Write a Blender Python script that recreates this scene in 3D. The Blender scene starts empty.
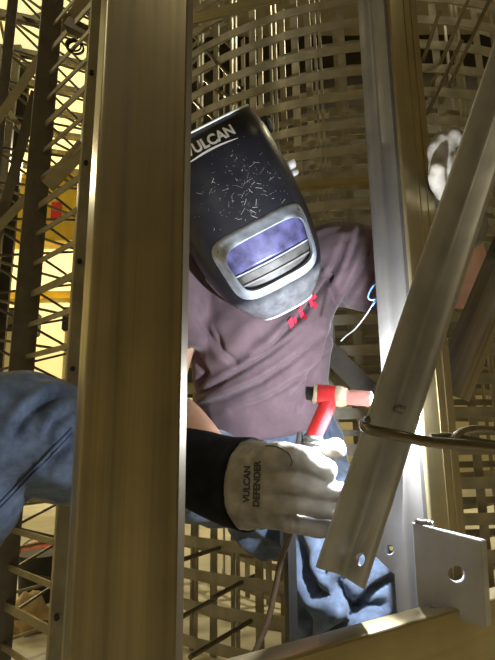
import bpy, bmesh, math, random
from mathutils import Vector, Matrix, noise
from mathutils.bvhtree import BVHTree
random.seed(7)
SC = bpy.context.scene
COL = SC.collection
PI = math.pi

# ------------------------------------------------------------------ camera
F_PX, CX, CY = 500.0, 247.5, 330.0
CAM = Vector((0, 0, 0.75))
PITCH, ROLL = math.radians(12.0), math.radians(0.53)
_f = Vector((0, math.cos(PITCH), math.sin(PITCH)))
_u0 = Vector((0, -math.sin(PITCH), math.cos(PITCH)))
_r0 = Vector((1, 0, 0))
_u = _u0 * math.cos(ROLL) + _r0 * math.sin(ROLL)
_r = _r0 * math.cos(ROLL) - _u0 * math.sin(ROLL)
cam_d = bpy.data.cameras.new('camera')
cam_d.sensor_width = 36.0
cam_d.lens = 36.0 * F_PX / 660.0
cam_d.clip_start = 0.02
cam = bpy.data.objects.new('camera', cam_d)
m = Matrix((_r, _u, -_f)).transposed().to_4x4()
m.translation = CAM
cam.matrix_world = m
COL.objects.link(cam)
SC.camera = cam

# ------------------------------------------------------------------ world, lights, exposure
SC.view_settings.view_transform = 'Standard'
SC.view_settings.look = 'None'
SC.view_settings.exposure = 0.4
SC.view_settings.gamma = 1.0
SC.view_settings.use_curve_mapping = False
world = bpy.data.worlds.new('world')
SC.world = world
world.use_nodes = True
world.node_tree.nodes['Background'].inputs[0].default_value = (1.0, 0.9, 0.62, 1)
world.node_tree.nodes['Background'].inputs[1].default_value = 0.25
ARC_W = 13.0          # watts of the welding arc
LAMP_W = 45.0        # watts of an added unseen lamp
WARM = (1.0, 0.88, 0.56)


def W(px, py, Y):
    """the world point that lies at world distance Y (metres in front of the camera) behind a pixel"""
    d = _f + _r * ((px - CX) / F_PX) + _u * ((CY - py) / F_PX)
    return CAM + d * (Y / d.y)


ARC = W(391, 400, 0.660)
al = bpy.data.lights.new('welding_arc_light', 'POINT')
al.energy = ARC_W
al.color = (0.86, 0.92, 1.0)
al.shadow_soft_size = 0.006
ao = bpy.data.objects.new('welding_arc_light', al)
ao.location = ARC
COL.objects.link(ao)


# ------------------------------------------------------------------ materials
def new_mat(name):
    mt = bpy.data.materials.new(name)
    mt.use_nodes = True
    nt = mt.node_tree
    b = nt.nodes['Principled BSDF']
    return mt, nt, b


def ramp(nt, stops):
    r = nt.nodes.new('ShaderNodeValToRGB')
    e = r.color_ramp.elements
    e[0].position, e[0].color = stops[0][0], (*stops[0][1], 1)
    e[1].position, e[1].color = stops[-1][0], (*stops[-1][1], 1)
    for p, c in stops[1:-1]:
        x = e.new(p)
        x.color = (*c, 1)
    return r


def steel(name, c1, c2, metal=0.75, rough=0.38, streak=(70, 1.4, 1), blotch=0.35, bump=0.08, rvar=0.2):
    """mill-finish steel: streaks along the length (UV v), blotches of scale, fine bump"""
    mt, nt, b = new_mat(name)
    L = nt.links
    uv = nt.nodes.new('ShaderNodeUVMap')
    mp = nt.nodes.new('ShaderNodeMapping')
    mp.inputs['Scale'].default_value = streak
    L.new(uv.outputs[0], mp.inputs[0])
    n1 = nt.nodes.new('ShaderNodeTexNoise')
    n1.inputs['Scale'].default_value = 1.0
    n1.inputs['Detail'].default_value = 5
    n1.inputs['Roughness'].default_value = 0.6
    L.new(mp.outputs[0], n1.inputs['Vector'])
    tc = nt.nodes.new('ShaderNodeTexCoord')
    n2 = nt.nodes.new('ShaderNodeTexNoise')
    n2.inputs['Scale'].default_value = 16
    n2.inputs['Detail'].default_value = 6
    L.new(tc.outputs['Object'], n2.inputs['Vector'])
    mx = nt.nodes.new('ShaderNodeMath')
    mx.operation = 'MULTIPLY_ADD'
    mx.inputs[1].default_value = blotch
    L.new(n2.outputs['Fac'], mx.inputs[0])
    m2 = nt.nodes.new('ShaderNodeMath')
    m2.operation = 'MULTIPLY'
    m2.inputs[1].default_value = 1 - blotch
    L.new(n1.outputs['Fac'], m2.inputs[0])
    L.new(m2.outputs[0], mx.inputs[2])
    r = ramp(nt, [(0.33, c1), (0.66, c2)])
    L.new(mx.outputs[0], r.inputs[0])
    L.new(r.outputs[0], b.inputs['Base Color'])
    rr = nt.nodes.new('ShaderNodeMapRange')
    rr.inputs[1].default_value, rr.inputs[2].default_value = 0.3, 0.7
    rr.inputs[3].default_value, rr.inputs[4].default_value = rough + rvar / 2, rough - rvar / 2
    L.new(mx.outputs[0], rr.inputs[0])
    L.new(rr.outputs[0], b.inputs['Roughness'])
    b.inputs['Metallic'].default_value = metal
    bp = nt.nodes.new('ShaderNodeBump')
    bp.inputs['Strength'].default_value = bump
    bp.inputs['Distance'].default_value = 0.002
    L.new(n1.outputs['Fac'], bp.inputs['Height'])
    L.new(bp.outputs[0], b.inputs['Normal'])
    return mt


def plain(name, c, rough=0.6, metal=0.0, var=0.15, scale=20, bump=0.0, bscale=200, **kw):
    mt, nt, b = new_mat(name)
    L = nt.links
    tc = nt.nodes.new('ShaderNodeTexCoord')
    n = nt.nodes.new('ShaderNodeTexNoise')
    n.inputs['Scale'].default_value = scale
    n.inputs['Detail'].default_value = 6
    L.new(tc.outputs['Object'], n.inputs['Vector'])
    lo = tuple(x * (1 - var) for x in c)
    hi = tuple(min(1, x * (1 + var)) for x in c)
    r = ramp(nt, [(0.3, lo), (0.7, hi)])
    L.new(n.outputs['Fac'], r.inputs[0])
    L.new(r.outputs[0], b.inputs['Base Color'])
    b.inputs['Roughness'].default_value = rough
    b.inputs['Metallic'].default_value = metal
    if bump:
        n2 = nt.nodes.new('ShaderNodeTexNoise')
        n2.inputs['Scale'].default_value = bscale
        n2.inputs['Detail'].default_value = 3
        L.new(tc.outputs['Object'], n2.inputs['Vector'])
        bp = nt.nodes.new('ShaderNodeBump')
        bp.inputs['Strength'].default_value = bump
        bp.inputs['Distance'].default_value = 0.001
        L.new(n2.outputs['Fac'], bp.inputs['Height'])
        L.new(bp.outputs[0], b.inputs['Normal'])
    return mt


def glow(name, c, s):
    mt, nt, b = new_mat(name)
    b.inputs['Base Color'].default_value = (*c, 1)
    b.inputs['Emission Color'].default_value = (*c, 1)
    b.inputs['Emission Strength'].default_value = s
    return mt


M = {}
M['column'] = steel('mill_steel_brown', (0.105, 0.088, 0.062), (0.30, 0.255, 0.17), 0.75, 0.36, (55, 0.9, 1), 0.22)
M['angle'] = steel('mill_steel_grey', (0.25, 0.25, 0.26), (0.48, 0.48, 0.49), 0.35, 0.42, (14, 2.0, 1), 0.55)
M['scale'] = steel('mill_scale_plate', (0.10, 0.095, 0.088), (0.20, 0.19, 0.175), 0.5, 0.5, (26, 1.5, 1), 0.4)
M['gold'] = steel('mill_steel_warm', (0.27, 0.225, 0.12), (0.46, 0.39, 0.22), 0.75, 0.36, (30, 1.2, 1), 0.3)
M['dark'] = steel('mill_steel_dark', (0.085, 0.075, 0.06), (0.17, 0.15, 0.12), 0.6, 0.42, (20, 2, 1), 0.5)
M['cage'] = steel('rack_steel', (0.24, 0.225, 0.18), (0.42, 0.385, 0.30), 0.45, 0.48, (10, 2, 1), 0.6)
M['lace'] = steel('lacing_steel', (0.20, 0.175, 0.11), (0.34, 0.30, 0.20), 0.5, 0.45, (10, 2, 1), 0.6)
M['rod'] = steel('rod_steel', (0.10, 0.085, 0.06), (0.22, 0.19, 0.13), 0.8, 0.30, (10, 2, 1), 0.4)
M['weld'] = plain('weld_bead', (0.30, 0.28, 0.26), 0.35, 0.8, 0.4, 300)
M['bolt'] = plain('bolt_and_shade_black', (0.03, 0.028, 0.025), 0.5, 0.5)  # black of the bolts, also the shade on the thin upright
M['floor'] = plain('concrete', (0.74, 0.69, 0.55), 0.7, 0, 0.18, 3, 0.2, 60)
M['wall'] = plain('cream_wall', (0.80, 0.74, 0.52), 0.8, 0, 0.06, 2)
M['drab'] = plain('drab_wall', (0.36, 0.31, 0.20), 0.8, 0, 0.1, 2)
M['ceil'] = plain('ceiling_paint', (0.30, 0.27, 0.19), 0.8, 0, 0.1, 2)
M['shade_dark'] = plain('shade_backing_dark', (0.030, 0.025, 0.017), 0.8, 0, 0.3, 3)  # near-black put in for the unlit depth behind the rack
M['pane'] = glow('daylit_pane', (1.0, 0.91, 0.46), 0.68)
M['yellow'] = plain('yellow_paint', (0.85, 0.60, 0.06), 0.45, 0, 0.12, 6)
M['black'] = plain('black_rubber', (0.012, 0.012, 0.014), 0.55, 0, 0.3, 30)
M['lamp'] = glow('added_lamp_panel', (1.0, 0.88, 0.6), 6.0)  # glowing face of the added unseen lamps
M['skin'] = plain('skin', (0.52, 0.30, 0.20), 0.5, 0, 0.10, 30, 0.1, 300)
M['glove'] = plain('cream_leather', (0.225, 0.203, 0.165), 0.75, 0, 0.5, 26, 0.35, 160)
M['gcuff'] = plain('black_suede', (0.010, 0.010, 0.012), 0.9, 0, 0.4, 40, 0.3, 300)
M['ink'] = plain('black_ink', (0.035, 0.032, 0.028), 0.7)
M['white_ink'] = plain('white_ink', (0.85, 0.85, 0.85), 0.6)
M['red'] = plain('red_plastic', (0.72, 0.035, 0.04), 0.4, 0, 0.08, 30)
M['redprint'] = plain('red_print', (0.55, 0.03, 0.07), 0.7)
M['cream'] = plain('ceramic_cream', (0.75, 0.66, 0.50), 0.4)
M['pink'] = plain('pink_ceramic', (0.72, 0.33, 0.28), 0.55, 0, 0.12, 60)
M['grey'] = plain('grey_rubber', (0.13, 0.13, 0.13), 0.5)
M['brown'] = plain('brown_cable', (0.07, 0.045, 0.025), 0.5)
M['bluewire'] = plain('blue_wire', (0.12, 0.24, 0.62), 0.4)
M['wire'] = plain('wire_steel', (0.45, 0.45, 0.42), 0.35, 0.6)
M['stitch'] = plain('jeans_stitch', (0.03, 0.045, 0.10), 0.8)
M['boot'] = plain('boot_leather', (0.07, 0.045, 0.03), 0.6)
M['hair'] = plain('brown_hair', (0.05, 0.03, 0.02), 0.6)
M['tan'] = plain('tan_paper', (0.55, 0.40, 0.20), 0.8)
M['paper'] = plain('white_paper', (0.85, 0.83, 0.75), 0.8)
M['redrag'] = plain('red_rag', (0.60, 0.13, 0.08), 0.9)


def cloth(name, c1, c2, weave, scale, rough=0.9, sheen=0.15):
    mt, nt, b = new_mat(name)
    L = nt.links
    tc = nt.nodes.new('ShaderNodeTexCoord')
    n = nt.nodes.new('ShaderNodeTexNoise')
    n.inputs['Scale'].default_value = scale
    n.inputs['Detail'].default_value = 8
    n.inputs['Roughness'].default_value = 0.65
    L.new(tc.outputs['Object'], n.inputs['Vector'])
    r = ramp(nt, [(0.32, c1), (0.68, c2)])
    L.new(n.outputs['Fac'], r.inputs[0])
    L.new(r.outputs[0], b.inputs['Base Color'])
    b.inputs['Roughness'].default_value = rough
    b.inputs['Sheen Weight'].default_value = sheen
    n2 = nt.nodes.new('ShaderNodeTexNoise')
    n2.inputs['Scale'].default_value = weave
    L.new(tc.outputs['Object'], n2.inputs['Vector'])
    bp = nt.nodes.new('ShaderNodeBump')
    bp.inputs['Strength'].default_value = 0.3
    bp.inputs['Distance'].default_value = 0.0008
    L.new(n2.outputs['Fac'], bp.inputs['Height'])
    L.new(bp.outputs[0], b.inputs['Normal'])
    return mt


M['shirt'] = cloth('maroon_cotton', (0.070, 0.043, 0.051), (0.128, 0.082, 0.094), 900, 14)
M['jeans'] = cloth('blue_denim', (0.030, 0.045, 0.078), (0.108, 0.146, 0.218), 700, 34)


def helmet_mat():
    """black plastic shell: pale scratches and a scuffed chin (wear in the plastic itself)"""
    mt, nt, b = new_mat('black_helmet_plastic')
    L = nt.links
    tc = nt.nodes.new('ShaderNodeTexCoord')
    mp = nt.nodes.new('ShaderNodeMapping')
    mp.inputs['Scale'].default_value = (26, 26, 60)
    mp.inputs['Rotation'].default_value = (0.3, 0.9, 0.2)
    L.new(tc.outputs['Object'], mp.inputs[0])
    v = nt.nodes.new('ShaderNodeTexNoise')
    v.inputs['Scale'].default_value = 2.2
    v.inputs['Detail'].default_value = 3
    v.inputs['Distortion'].default_value = 2.5
    L.new(mp.outputs[0], v.inputs['Vector'])
    a = ramp(nt, [(0.490, (0, 0, 0)), (0.50, (1, 1, 1)), (0.510, (0, 0, 0))])
    L.new(v.outputs['Fac'], a.inputs[0])
    big = nt.nodes.new('ShaderNodeTexNoise')
    big.inputs['Scale'].default_value = 14
    big.inputs['Detail'].default_value = 4
    L.new(tc.outputs['Object'], big.inputs['Vector'])
    bm_ = ramp(nt, [(0.50, (0, 0, 0)), (0.66, (1, 1, 1))])
    L.new(big.outputs['Fac'], bm_.inputs[0])
    mu = nt.nodes.new('ShaderNodeMath'); mu.operation = 'MULTIPLY'
    L.new(a.outputs[0], mu.inputs[0]); L.new(bm_.outputs[0], mu.inputs[1])
    m3 = nt.nodes.new('ShaderNodeMath'); m3.operation = 'MULTIPLY'; m3.inputs[1].default_value = 0.16
    L.new(mu.outputs[0], m3.inputs[0])
    sx = nt.nodes.new('ShaderNodeSeparateXYZ')
    L.new(tc.outputs['Object'], sx.inputs[0])
    ch = nt.nodes.new('ShaderNodeMapRange')
    ch.inputs[1].default_value, ch.inputs[2].default_value = -0.125, -0.145
    L.new(sx.outputs[2], ch.inputs[0])
    f2 = nt.nodes.new('ShaderNodeTexNoise'); f2.inputs['Scale'].default_value = 60; f2.inputs['Detail'].default_value = 8
    L.new(tc.outputs['Object'], f2.inputs['Vector'])
    m4 = nt.nodes.new('ShaderNodeMath'); m4.operation = 'MULTIPLY'
    L.new(ch.outputs[0], m4.inputs[0]); L.new(f2.outputs['Fac'], m4.inputs[1])
    m5 = nt.nodes.new('ShaderNodeMath'); m5.operation = 'MULTIPLY'; m5.inputs[1].default_value = 0.34
    L.new(m4.outputs[0], m5.inputs[0])
    ad = nt.nodes.new('ShaderNodeMath'); ad.operation = 'MAXIMUM'
    L.new(m3.outputs[0], ad.inputs[0]); L.new(m5.outputs[0], ad.inputs[1])
    r = ramp(nt, [(0.0, (0.012, 0.012, 0.016)), (1.0, (0.75, 0.77, 0.82))])
    L.new(ad.outputs[0], r.inputs[0])
    L.new(r.outputs[0], b.inputs['Base Color'])
    b.inputs['Roughness'].default_value = 0.34
    return mt


M['helmet'] = helmet_mat()
M['bezel'] = plain('scuffed_grey_plastic', (0.29, 0.32, 0.37), 0.55, 0, 0.40, 45, 0.2, 300)
M['rim'] = plain('white_edge', (0.75, 0.78, 0.80), 0.5)
M['bezel_in'] = plain('worn_cream_plastic', (0.17, 0.16, 0.15), 0.5, 0, 0.35, 60)
M['gcuff'].node_tree.nodes['Principled BSDF'].inputs['Specular IOR Level'].default_value = 0.08
M['helmet'].node_tree.nodes['Principled BSDF'].inputs['Specular IOR Level'].default_value = 0.3
M['lens'] = plain('violet_lens', (0.075, 0.072, 0.165), 0.25, 0.15, 0.6, 45)
M['solar'] = plain('lens_clear_strip', (0.055, 0.052, 0.048), 0.45, 0, 0.6, 70)
M['chrome'] = plain('worn_knob', (0.6, 0.6, 0.58), 0.4, 0.3)


# ------------------------------------------------------------------ mesh helpers
def tag(o, label=None, cat=None, group=None, kind=None):
    if label: o['label'] = label
    if cat: o['category'] = cat
    if group: o['group'] = group
    if kind: o['kind'] = kind
    return o


def empty(name, loc=(0, 0, 0)):
    o = bpy.data.objects.new(name, None)
    o.location = loc
    o.empty_display_size = 0.05
    COL.objects.link(o)
    return o


def parent_to(o, p):
    """parent while keeping world-space mesh coordinates"""
    o.parent = p
    o.matrix_parent_inverse = wm(p).inverted()


def wm(o):
    mw = o.matrix_basis.copy()
    q = o
    while q.parent:
        mw = q.parent.matrix_basis @ q.matrix_parent_inverse @ mw
        q = q.parent
    return mw


class MB:
    def __init__(s):
        s.v, s.f, s.uv = [], [], []

    def face(s, idx, uvs=None):
        s.f.append(tuple(idx))
        s.uv.append(uvs or [(0, 0)] * len(idx))

    def sweep(s, path, frames, prof, closed=False, cap=True):
        """prof: list of (a,b) ; frames: list of (ua, ub) per path point"""
        n = len(prof)
        per = [0.0]
        for i in range(n):
            p, q = prof[i], prof[(i + 1) % n]
            per.append(per[-1] + math.hypot(q[0] - p[0], q[1] - p[1]))
        base = len(s.v)
        ln = 0.0
        lens = []
        for k, P in enumerate(path):
            if k: ln += (P - path[k - 1]).length
            lens.append(ln)
            ua, ub = frames[k]
            for a, b in prof:
                s.v.append(P + ua * a + ub * b)
        K = len(path)
        off = random.random() * 9
        for k in range(K if closed else K - 1):
            k2 = (k + 1) % K
            l1, l2 = lens[k], (lens[k2] if k2 else lens[k] + (path[0] - path[k]).length)
            for i in range(n):
                j = (i + 1) % n
                s.face((base + k * n + i, base + k * n + j, base + k2 * n + j, base + k2 * n + i),
                       [(per[i] + off, l1 + off), (per[i + 1] + off, l1 + off), (per[i + 1] + off, l2 + off), (per[i] + off, l2 + off)])
        if cap and not closed:
            s.face([base + i for i in range(n)][::-1], [(prof[i][0], prof[i][1]) for i in range(n)][::-1])
            s.face([base + (K - 1) * n + i for i in range(n)], [(prof[i][0], prof[i][1]) for i in range(n)])
        return s

    def bar(s, A, B, u, prof):
        A, B, u = Vector(A), Vector(B), Vector(u)
        ax = (B - A).normalized()
        u = (u - ax * u.dot(ax)).normalized()
        w = ax.cross(u)
        return s.sweep([A, B], [(u, w)] * 2, prof)

    def flat(s, A, B, u, w, t):
        return s.bar(A, B, u, [(-w / 2, -t / 2), (w / 2, -t / 2), (w / 2, t / 2), (-w / 2, t / 2)])

    def rod(s, pts, r, n=10, closed=False, cap=True):
        pts = [Vector(p) for p in pts]
        rr = r if isinstance(r, (list, tuple)) else [r] * len(pts)
        fr = []
        prev = None
        K = len(pts)
        for k in range(K):
            t = (pts[(k + 1) % K] - pts[k - 1]) if closed else (pts[min(k + 1, K - 1)] - pts[max(k - 1, 0)])
            t.normalize()
            if prev is None:
                prev = t.orthogonal().normalized()
            prev = (prev - t * prev.dot(t)).normalized()
            fr.append((prev.copy(), t.cross(prev)))
        prof = [(math.cos(2 * PI * i / n), math.sin(2 * PI * i / n)) for i in range(n)]
        s.sweep(pts, [(a * q, b * q) for (a, b), q in zip(fr, rr)], prof, closed, cap)
        return s

    def build(s, name, mat, parent=None, smooth=None, bevel=0, origin=None):
        me = bpy.data.meshes.new(name)
        base = Vector(origin) if origin is not None else (wm(parent).translation if parent else Vector((0, 0, 0)))
        if origin is None and parent is None:
            xs = [v for v in s.v]
            lo = Vector([min(v[i] for v in xs) for i in range(3)])
            hi = Vector([max(v[i] for v in xs) for i in range(3)])
            base = Vector(((lo.x + hi.x) / 2, (lo.y + hi.y) / 2, lo.z))
        me.from_pydata([tuple(Vector(v) - base) for v in s.v], [], s.f)
        ul = me.uv_layers.new(name='UVMap')
        k = 0
        for uvs in s.uv:
            for q in uvs:
                ul.data[k].uv = q
                k += 1
        bm = bmesh.new(); bm.from_mesh(me)
        bmesh.ops.recalc_face_normals(bm, faces=bm.faces)
        if bevel:
            bmesh.ops.bevel(bm, geom=[e for e in bm.edges if len(e.link_faces) == 2 and e.calc_face_angle(0) > 0.6], offset=bevel, segments=2, affect='EDGES', clamp_overlap=True)
        bm.to_mesh(me); bm.free()
        me.materials.append(M[mat] if isinstance(mat, str) else mat)
        if smooth is not None:
            me.shade_smooth()
            me.set_sharp_from_angle(angle=math.radians(smooth))
        o = bpy.data.objects.new(name, me)
        COL.objects.link(o)
        if parent:
            o.parent = parent
            o.location = base - wm(parent).translation if wm(parent).translation != base else (0, 0, 0)
        else:
            o.location = base
        return o


def Lprof(w1, w2, t, r=0.002):
    """angle iron: heel at 0,0; leg 1 along +a, leg 2 along +b; rounded heel, inner fillet and toes"""
    p = []
    for i in range(4):
        a = PI + (PI / 2) * i / 3
        p.append((r + r * math.cos(a), r + r * math.sin(a)))
    p += [(w1 - r * .3, 0), (w1, r * .3), (w1, t - r), (w1 - r * .4, t - r * .3), (w1 - r, t)]
    f = r * 1.3
    for i in range(4):
        a = -PI / 2 - (PI / 2) * i / 3
        p.append((t + f + f * math.cos(a), t + f + f * math.sin(a)))
    p += [(t, w2 - r), (t - r * .3, w2 - r * .4), (t - r, w2), (r * .3, w2), (0, w2 - r * .3)]
    return p


def ev(o):
    dg = bpy.context.evaluated_depsgraph_get()
    return bpy.data.meshes.new_from_object(o.evaluated_get(dg))


def apply_mods(o):
    me = ev(o)
    o.modifiers.clear()
    old = o.data
    o.data = me
    bpy.data.meshes.remove(old)
    return o


def cut(o, cutters):
    for c in cutters:
        md = o.modifiers.new('b', 'BOOLEAN')
        md.object = c
        md.operation = 'DIFFERENCE'
        md.solver = 'EXACT'
    apply_mods(o)
    for c in cutters:
        bpy.data.objects.remove(c)
    return o


def box(mb, lo, hi):
    b = len(mb.v)
    for x in (lo[0], hi[0]):
        for y in (lo[1], hi[1]):
            for z in (lo[2], hi[2]):
                mb.v.append(Vector((x, y, z)))
    for q in ((0, 1, 3, 2), (4, 6, 7, 5), (0, 4, 5, 1), (2, 3, 7, 6), (0, 2, 6, 4), (1, 5, 7, 3)):
        mb.face([b + i for i in q], [(0, 0), (1, 0), (1, 1), (0, 1)])
    return mb


def catmull(pts, n):
    pts = [Vector(p) for p in pts]
    q = [pts[0] * 2 - pts[1]] + pts + [pts[-1] * 2 - pts[-2]]
    out = []
    for i in range(1, len(q) - 2):
        for k in range(n):
            t = k / n
            a, b, c, d = q[i - 1], q[i], q[i + 1], q[i + 2]
            out.append(0.5 * ((2 * b) + (c - a) * t + (2 * a - 5 * b + 4 * c - d) * t * t + (3 * b - a - 3 * c + d) * t ** 3))
    out.append(pts[-1])
    return out


UP = Vector((0, 0, 1))
ZF = 0.0

# ------------------------------------------------------------------ the setting
def struct(name, mb, mat):
    o = mb.build(name, mat)
    o['kind'] = 'structure'
    return o


X0, X1, Y0, Y1, ZC = -7.0, 5.0, -4.0, 9.0, 5.5
struct('floor', box(MB(), (X0, Y0, -0.1), (X1, Y1, 0)), 'floor')
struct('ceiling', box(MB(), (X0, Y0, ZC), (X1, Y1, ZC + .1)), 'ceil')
struct('wall_left', box(MB(), (X0 - .1, Y0, 0), (X0, Y1, ZC)), 'wall')
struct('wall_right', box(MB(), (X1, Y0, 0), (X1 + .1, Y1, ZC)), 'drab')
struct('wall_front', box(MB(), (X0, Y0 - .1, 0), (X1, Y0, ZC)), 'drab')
struct('wall_back', box(MB(), (X0, Y1, 0), (X1, Y1 + .1, ZC)), 'wall')
struct('shade_backing', box(MB(), (-1.0, 5.2, 1.15), (X1, 5.3, ZC)), 'shade_dark')  # added dark sheet standing in for shade between the rack bars

# translucent daylit roof panels with purlins, seen through the lattice at the top left
win = empty('window_1', (-4.0, 6.0, ZC - .05)); win['kind'] = 'structure'
sa = math.radians(17)
sdx, sdy = Vector((math.cos(sa), math.sin(sa), 0)), Vector((-math.sin(sa), math.cos(sa), 0))
so = Vector((-4.55, 3.6, ZC - .05))
pane0 = None
for j in range(8):
    for i in range(3):
        off = sdx * (i * 1.02) + sdy * (j * .56)
        if so.x + off.x + 1.0 > -1.2 or so.y + off.y > 8.0: continue
        if pane0 is None:
            mb = MB()
            q_ = [so + off + sdx * a + sdy * b for a, b in ((.01, .03), (1.01, .03), (1.01, .53), (.01, .53))]
            mb.v = q_ + [p + UP * .02 for p in q_]
            for f in ((3, 2, 1, 0), (4, 5, 6, 7), (0, 1, 5, 4), (1, 2, 6, 5), (2, 3, 7, 6), (3, 0, 4, 7)): mb.face(f)
            pane0 = mb.build('pane', 'pane', win); off0 = off.copy(); q = pane0
        else:
            q = pane0.copy(); COL.objects.link(q); q.location = off - off0
for j in range(9):
    p = so + sdy * (j * .56) - UP * .05
    L_ = min(3.1, (-1.25 - p.x) / sdx.x)
    MB().flat(p, p + sdx * L_, UP, .10, .06).build('purlin', 'dark', win)
for i in range(4):
    p = so + sdx * (i * 1.02) - UP * .01
    MB().flat(p, p + sdy * 4.4, sdx, .03, .03).build('glazing_bar', 'lace', win)

# added lamps, unseen, placed to brighten the shop, rack and brace
for k, (x, y) in enumerate([(-4.6, 6.8), (-4.5, 1.0), (-2.0, 7.4), (-2.4, -1.4), (2.6, -0.6), (2.4, 3.4)]):
    e = empty('added_lamp', (x, y, ZC - .45))
    tag(e, ['added unseen lamp over the far left corner of the shop', 'added unseen lamp over the left aisle',
            'added unseen lamp near the back wall', 'added unseen lamp behind and left of the viewer',
            'added unseen lamp over the right side aisle', 'added unseen lamp above the round rack'][k], 'lamp', 'added lamps')
    mb = MB(); mb.rod([(x, y, ZC - .42), (x, y, ZC - .2), (x, y, ZC - .12)], [.26, .12, .05], 20)
    mb.build('reflector', 'ceil', e, 40)
    MB().rod([(x, y, ZC - .13), (x, y, ZC)], .012, 8).build('stem', 'dark', e, 40)
    MB().rod([(x, y, ZC - .435), (x, y, ZC - .425)], .23, 24).build('diffuser', 'lamp', e, 40)
    ld = bpy.data.lights.new('added_lamp_light', 'AREA')
    ld.shape = 'DISK'; ld.size = 0.46; ld.energy = LAMP_W * [2.7, .5, 2.4, .42, .10, 2.1][k]; ld.color = WARM
    lo = bpy.data.objects.new('added_lamp_light', ld); COL.objects.link(lo)
    lo.parent = e; lo.location = (0, 0, -.0)

# ------------------------------------------------------------------ foreground column: bent steel section
hx = W(87, 330, .380); tx = W(181, 330, .346)
H2, T2 = Vector((hx.x, hx.y, 0)), Vector((tx.x, tx.y, 0))
web = (T2 - H2); wl = web.length; web.normalize()
nin = Vector((-web.y, web.x, 0))                    # away from the camera
if nin.y < 0: nin = -nin
aw = math.atan2(web.y, web.x)
fl = Vector((math.cos(aw + math.radians(136)), math.sin(aw + math.radians(136)), 0))   # bent flange going back
fn = Vector((-fl.y, fl.x, 0))
if fn.dot(web) < 0: fn = -fn
t = .0105
outer = []
r_ = .004
outer.append(H2 + fl * .070)
for i in range(6):
    s_ = i / 5
    P = (H2 + fl * r_) * (1 - s_) ** 2 + H2 * 2 * s_ * (1 - s_) + (H2 + web * r_) * s_ ** 2
    outer.append(P)
for i in range(1, 8):
    outer.append(H2 + web * (wl * i / 8))
outer += [T2 - web * .001, T2 + nin * .001]
inner = [T2 + nin * (t - .001), T2 + nin * t - web * .001, H2 + nin * t + web * .004 , H2 + fl * .070 + fn * t]
inner[2] = H2 + (web + fl).normalized() * (t * 1.15)
prof3 = outer + inner
mb = MB()
A, B = Vector((0, 0, 0)), Vector((0, 0, 3.4))
npath = [Vector((0, 0, 3.4 * k / 12)) for k in range(13)]
mb.sweep(npath, [(Vector((1, 0, 0)), Vector((0, 1, 0)))] * 13, [(p.x, p.y) for p in prof3])
o = mb.build('steel_column', 'column', None, 35, origin=(H2.x, H2.y, 0))
tag(o, 'wide brown steel column standing upright in the near foreground', 'column')

# ------------------------------------------------------------------ right column: angle iron with its heel towards the viewer
hp = W(415, 330, .68)
HC = Vector((hp.x, hp.y, 0))
vd = Vector((hp.x, hp.y, 0)).normalized()
perp = Vector((vd.y, -vd.x, 0))       # image right
l1 = (-perp * .74 + vd * .67).normalized()
l2 = (perp * .67 + vd * .74).normalized()
col = empty('angle_column', (HC.x, HC.y, 0))
tag(col, 'upright angle iron column with pale left leg and golden right leg', 'column')
mb = MB()
t = .008
Lp = Lprof(.066, .066, t, .004)
mb.sweep([HC + UP * z for z in (0, .4, .8, 1.2, 1.6, 2.0, 3.2)], [(l1, l2)] * 7, Lp)
mb.build('angle', 'gold', col, 35)
# pale mill-scale plate lapped over the left leg
mb = MB()
n1 = -l2
mb.sweep([HC + UP * z for z in (.1, .5, .9, 1.3, 1.7, 3.2)], [(l1, n1)] * 6,
         [(.004, .0), (.066, 0), (.066, .004), (.052, .0045), (.046, .0015), (.036, .0012), (.030, .005), (.006, .005)])
mb.build('lap_plate', 'scale', col, 35)
for s_ in (.034, .050):
    mb = MB()
    q0 = HC + l2 * s_ - l1 * .0004
    mb.flat(q0 + UP * .05, q0 + UP * 3.2, l2, .0014, .0016)
    mb.build('rolled_ridge', 'gold', col)

# ------------------------------------------------------------------ diagonal angle iron in front of the weld
DY = .565
pa, pb = W(341, 577, DY), W(531, 0, DY)
ax = (pb - pa).normalized()
view = (pa.lerp(pb, .5) - CAM).normalized()
side = ax.cross(view).normalized()
if side.x < 0: side = -side
tow = side.cross(ax).normalized()
if tow.dot(view) > 0: tow = -tow                    # towards the viewer
legL = (-side * .72 + tow * .69).normalized()
legR = (side * .74 + tow * .67).normalized()
dg_ = empty('diagonal_brace', pa)
tag(dg_, 'grey angle iron brace leaning diagonally across the right foreground', 'brace')
mb = MB()
Lp = Lprof(.039, .036, .005, .0035)
hb = pa + tow * -.018
mb.sweep([hb + ax * s_ for s_ in (0, .1, .2, .3, .4, .75)], [(legL, legR)] * 6, Lp)
brace = mb.build('angle', 'angle', dg_, 35)
hc = MB(); c0 = hb + ax * .024 + legR * .022
hc.rod([c0 - legL * .03, c0 + legL * .03], .0062, 20)
hco = hc.build('cutter', 'dark')
cut(brace, [hco])
# weld nub
mb = MB()
c0 = hb + ax * .187 + legR * .012 + legL * .006
mb.rod([c0 - side * .008, c0 - side * .003 + ax * .002, c0 + side * .004 + ax * .002, c0 + side * .009], [.001, .0045, .005, .001], 10)
mb.build('weld_nub', 'weld', dg_, 60)

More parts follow.
